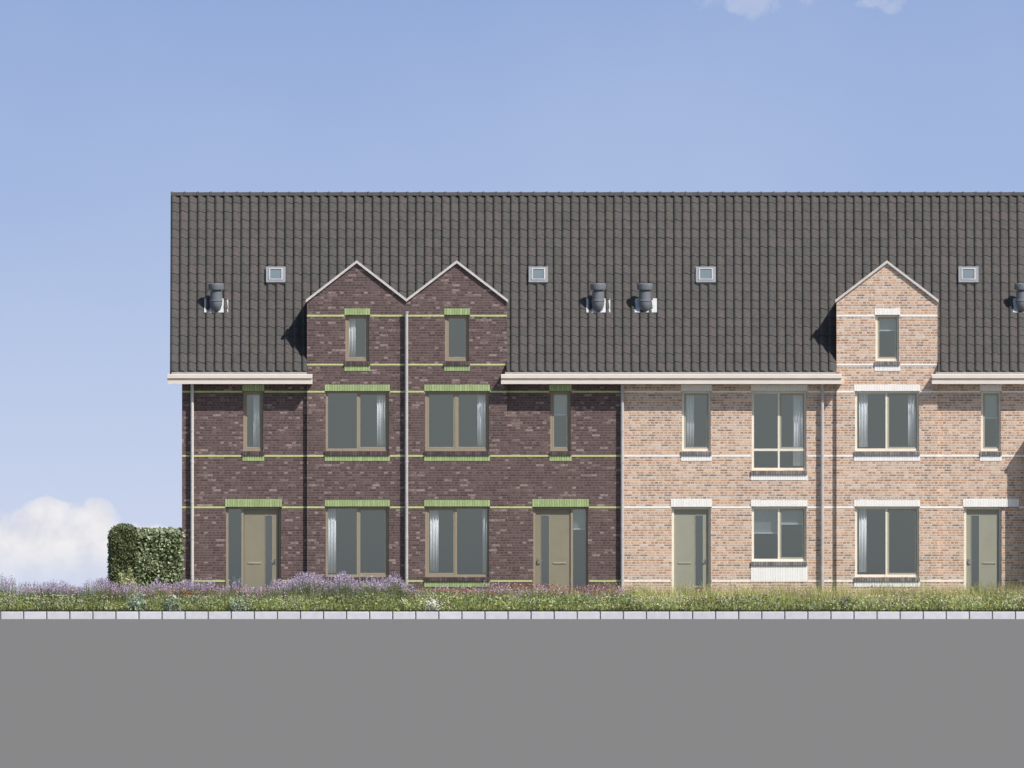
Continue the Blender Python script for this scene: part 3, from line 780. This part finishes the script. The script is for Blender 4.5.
# pink, red and orange flowers
def red_density(xp): return np.interp(xp, [-400,0,40,60,100,134,150,215,260,300,425,440,480,496,560,600,632,645,700], [.7,.8,.7,.25,.15,.5,.8,.7,.3,.15,.25,.9,.5,.8,1,.85,.6,.12,.05])
n = 12000
x = rng.uniform(-22, X(720), n); xp = x*S+512; keep = rng.random(n) < red_density(xp)*(.08+.85*smooth1(x, 51, .35)); x = x[keep]; xp = xp[keep]; n = len(x)
y = rng.uniform(-2.2, -.9, n); z = np.interp(xp, [-400,300,430,520,720], [.84,.78,.80,.90,.76])*rng.uniform(.72, 1.0, n)
pal = np.array([(.40,.15,.17),(.38,.21,.26),(.48,.30,.32),(.46,.22,.10),(.30,.10,.10),(.46,.36,.38),(.48,.34,.15)])
hue = (smooth1(x, 55, .5)*3.99).astype(int)
w_ = rng.random(n); idx = np.where(w_ < .6, hue, rng.integers(0, len(pal), n))
col = pal[idx]*(1+rng.normal(0, .15, (n, 1)))
f1 = quads_at(np.stack([x, y, z], 1), rng.uniform(.022, .048, n), col, 1.1)
f2 = quads_at(np.stack([x, y, z-.008], 1), rng.uniform(.02, .04, n), col*.8, 1.1)
st = blades(x, y, np.full(n, SOIL), z-SOIL, np.full(n, .006), .01, jitter((.12,.17,.05), n))
xg = rng.uniform(-22, X(660), 12000); yg = rng.uniform(-1.9, -.8, 12000)
lf = blades(xg, yg, np.full(12000, SOIL), .50*(.5+.6*smooth1(xg, 57, .4))*rng.uniform(.7, 1.15, 12000), np.full(12000, .018), .18, pick([(.10,.14,.05),(.15,.19,.06),(.07,.11,.045),(.22,.16,.10)], 12000))
o = np_mesh('wildflowers', *merge([st, f1, f2, lf]), M['petal']); tag(o, kind='stuff', label='pink, red and orange flowers among green stems in the front bed', cat='flowers')
# seed heads of taller dry grasses (mostly before the orange houses)
n = 9000
x = rng.uniform(X(430), 22, n); k = smooth1(x, 61, .9); keep = rng.random(n) < .10+.75*k; x = x[keep]; n = len(x); y = rng.uniform(-1.9, -.2, n)
hh = (.46+.24*smooth1(x, 62, 1.3)+.06*smooth1(x, 63, .2))*rng.uniform(.8, 1.08, n)
st = blades(x, y, np.full(n, SOIL), hh, np.full(n, .006), .06, jitter((.24,.22,.11), n, .2))
hd = quads_at(np.stack([x+rng.normal(0, .02, n), y, SOIL+hh*.96], 1), rng.uniform(.012, .026, n), pick([(.34,.26,.19),(.26,.20,.16),(.36,.32,.18),(.22,.22,.12)], n), 2.2, (0,0,.9))
o = np_mesh('dry_grasses', *merge([st, hd]), M['leaf']); tag(o, kind='stuff', label='taller brownish seed heads in front of the orange brick houses', cat='grasses')

# individual plants
def shrub(name, px, yy, pyt, wpx, label, pal, leaf=.05, nleaf=900, cat='shrub', spiky=False):
    cx = X(px); w = wpx/S/2; ht = Z(pyt)-SOIL; e = empty(name, (cx, yy, SOIL), label, cat)
    if spiky:
        n = nleaf
        VV, FF, CC = blades(np.full(n, cx)+rng.normal(0, .03, n), np.full(n, yy)+rng.normal(0, .03, n), np.full(n, SOIL), ht*rng.uniform(.6, 1.05, n), np.full(n, .02), .45, pick(pal, n))
        o = np_mesh('foliage', VV, FF, CC, M['leaf'], (cx, yy, SOIL))
    else:
        n = nleaf; d = rng.normal(size=(n, 3)); d /= np.linalg.norm(d, axis=1)[:, None]; d[:, 2] = np.abs(d[:, 2])
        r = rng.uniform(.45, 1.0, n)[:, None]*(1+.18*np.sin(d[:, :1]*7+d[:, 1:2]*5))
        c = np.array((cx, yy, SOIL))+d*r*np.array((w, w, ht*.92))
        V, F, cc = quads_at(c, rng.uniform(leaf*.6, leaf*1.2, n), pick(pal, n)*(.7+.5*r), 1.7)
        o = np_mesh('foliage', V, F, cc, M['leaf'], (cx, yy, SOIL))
    o.parent = e; o.location = (0, 0, 0)
    st = MB()
    for k in range(7):
        a = random.uniform(0, 6.28); q = w*.5*random.random(); st.poly([(cx-.008, yy, SOIL-.02), (cx+.008, yy, SOIL-.02), (cx+q*math.cos(a)+.004, yy+q*math.sin(a), SOIL+ht*.6), (cx+q*math.cos(a)-.004, yy+q*math.sin(a), SOIL+ht*.6)], [(0,1,2,3)])
    st.build('stem', M['stem'], e)
    return e
M['stem'] = plain('plant_stem', (.10,.12,.05), .8)
GG = [(.14,.19,.12),(.19,.25,.16),(.10,.14,.09),(.22,.27,.17)]; YG = [(.19,.22,.09),(.15,.19,.07),(.23,.25,.11)]
shrub('garden_shrub', 127, -.6, 569, 26, 'small yellow green shrub at the foot of the dark rounded hedge end', YG, .05, 2400)
shrub('leafy_plant', 138, -2.4, 592, 24, 'grey green leafy plant below the hedge, left one of the pair', GG, .05, 700, 'plant')
shrub('leafy_plant', 172, -2.4, 595, 22, 'grey green leafy plant just left of the house corner downpipe, at the kerb', GG, .05, 600, 'plant')
shrub('leafy_plant', 238, -2.45, 597, 26, 'pale grey green plant at the kerb below the left end house door', GG, .045, 700, 'plant')
shrub('leafy_plant', 433, -2.45, 599, 20, 'pale white-tipped plant at the kerb below the middle dark house window', [(.30,.34,.24),(.20,.25,.13),(.5,.5,.44)], .04, 600, 'plant')
shrub('spiky_plant', 846, -2.3, 592, 22, 'dark spiky star-shaped plant in the grass near the orange gable bay', [(.07,.09,.045),(.12,.15,.07),(.16,.13,.09)], .03, 90, 'plant', True)
shrub('lavender_bush', 405, -1.2, 580, 30, 'rounded dark green lavender bush at the foot of the downpipe between dark houses', [(.08,.11,.05),(.12,.15,.07),(.10,.12,.09)], .03, 1600, 'shrub')
shrub('leafy_bush', 472, -1.4, 587, 22, 'dark green feathery bush below the mullion of the middle dark house window', [(.08,.13,.035),(.12,.17,.05)], .03, 1300, 'shrub')

# hedges
M['hedge_core'] = plain('hedge_inner_twigs', (.06,.08,.035), 1, .3, 9, .1)
def hedge(label, x0, x1, y0, y1, z1, rad, pal, leaf, dens):
    e = empty('hedge', ((x0+x1)/2, (y0+y1)/2, .15), label, 'hedge')
    w = x1-x0; 
    # profile across x with rounded shoulders
    cm = MB(); K = 6; pr = [(x0+.05, .12)]
    for k in range(K+1):
        a = math.pi-math.pi/2*k/K; pr.append((x0+.05+rad+rad*math.cos(a), z1-.06-rad+rad*math.sin(a)))
    for k in range(K+1):
        a = math.pi/2-math.pi/2*k/K; pr.append((x1-.05-rad+rad*math.cos(a), z1-.06-rad+rad*math.sin(a)))
    pr.append((x1-.05, .12))
    cm.prism_y(pr, y0+.05, y1-.05); cm.build('inner_twigs', M['hedge_core'], e)
    # leaves on front, sides, top
    out = []
    pr2 = [(x0, .15)]+[(x0+rad-rad*math.cos(a), z1-rad+rad*math.sin(a)) for a in np.linspace(0, math.pi/2, 7)]+[(x1-rad+rad*math.sin(a), z1-rad+rad*math.cos(a)) for a in np.linspace(0, math.pi/2, 7)]+[(x1, .15)]
    pr2 = np.array(pr2); seg = np.diff(pr2, axis=0); ln = np.linalg.norm(seg, axis=1); per = ln.sum()
    n = int(per*(y1-y0)*dens); u = rng.random(n)*per; cs = np.concatenate([[0], np.cumsum(ln)]); i = np.clip(np.searchsorted(cs, u)-1, 0, len(ln)-1)
    f = (u-cs[i])/ln[i]; p = pr2[i]+seg[i]*f[:, None]
    out.append(np.stack([p[:, 0], rng.uniform(y0, y1, n), p[:, 1]], 1))
    for yy in (y0, y1):
        n = int(w*(z1-.15)*dens*1.2); a = rng.uniform(x0, x1, n); b = rng.uniform(.15, z1, n)
        # inside the profile
        dl = np.maximum(0, x0+rad-a); dr = np.maximum(0, a-(x1-rad)); dx = np.maximum(dl, dr); top = z1-rad+np.sqrt(np.maximum(rad**2-dx**2, 0))
        k = b < top; out.append(np.stack([a[k], np.full(k.sum(), yy), b[k]], 1))
    c = np.concatenate(out); n = len(c)
    lump = .045*np.sin(c[:, 0]*5.1+c[:, 2]*3.3)*np.cos(c[:, 2]*4.7+c[:, 1]*2.9)
    c = c+rng.normal(0, .030, (n, 3)); c[:, 1] -= lump*.8; c[:, 2] += lump*.3
    # the sheet of leaves droops down and faces outwards
    V, F, cc = quads_at(c, rng.uniform(leaf*.6, leaf*1.15, n), pick(pal, n), 1.45)
    o = np_mesh('foliage', V, F, cc, M['hedge_leaf']); o.parent = e; o.location = tuple(-v for v in e.location)
hedge('dark clipped hedge end with a rounded top at the left of the garden', X(111), X(136.5), -.15, 5.5, Z(527), .26, [(.16,.19,.09),(.20,.225,.12),(.12,.155,.07),(.25,.27,.15)], .042, 1300)  # shade on the hedge's end face is put into these darker leaf colours
hedge('long pale green large-leaved hedge between the dark hedge and the house corner', X(136.9), X(181.9), -.10, .6, Z(530.5), .10, [(.36,.41,.23),(.44,.49,.30),(.26,.32,.17),(.55,.58,.40)], .070, 620)
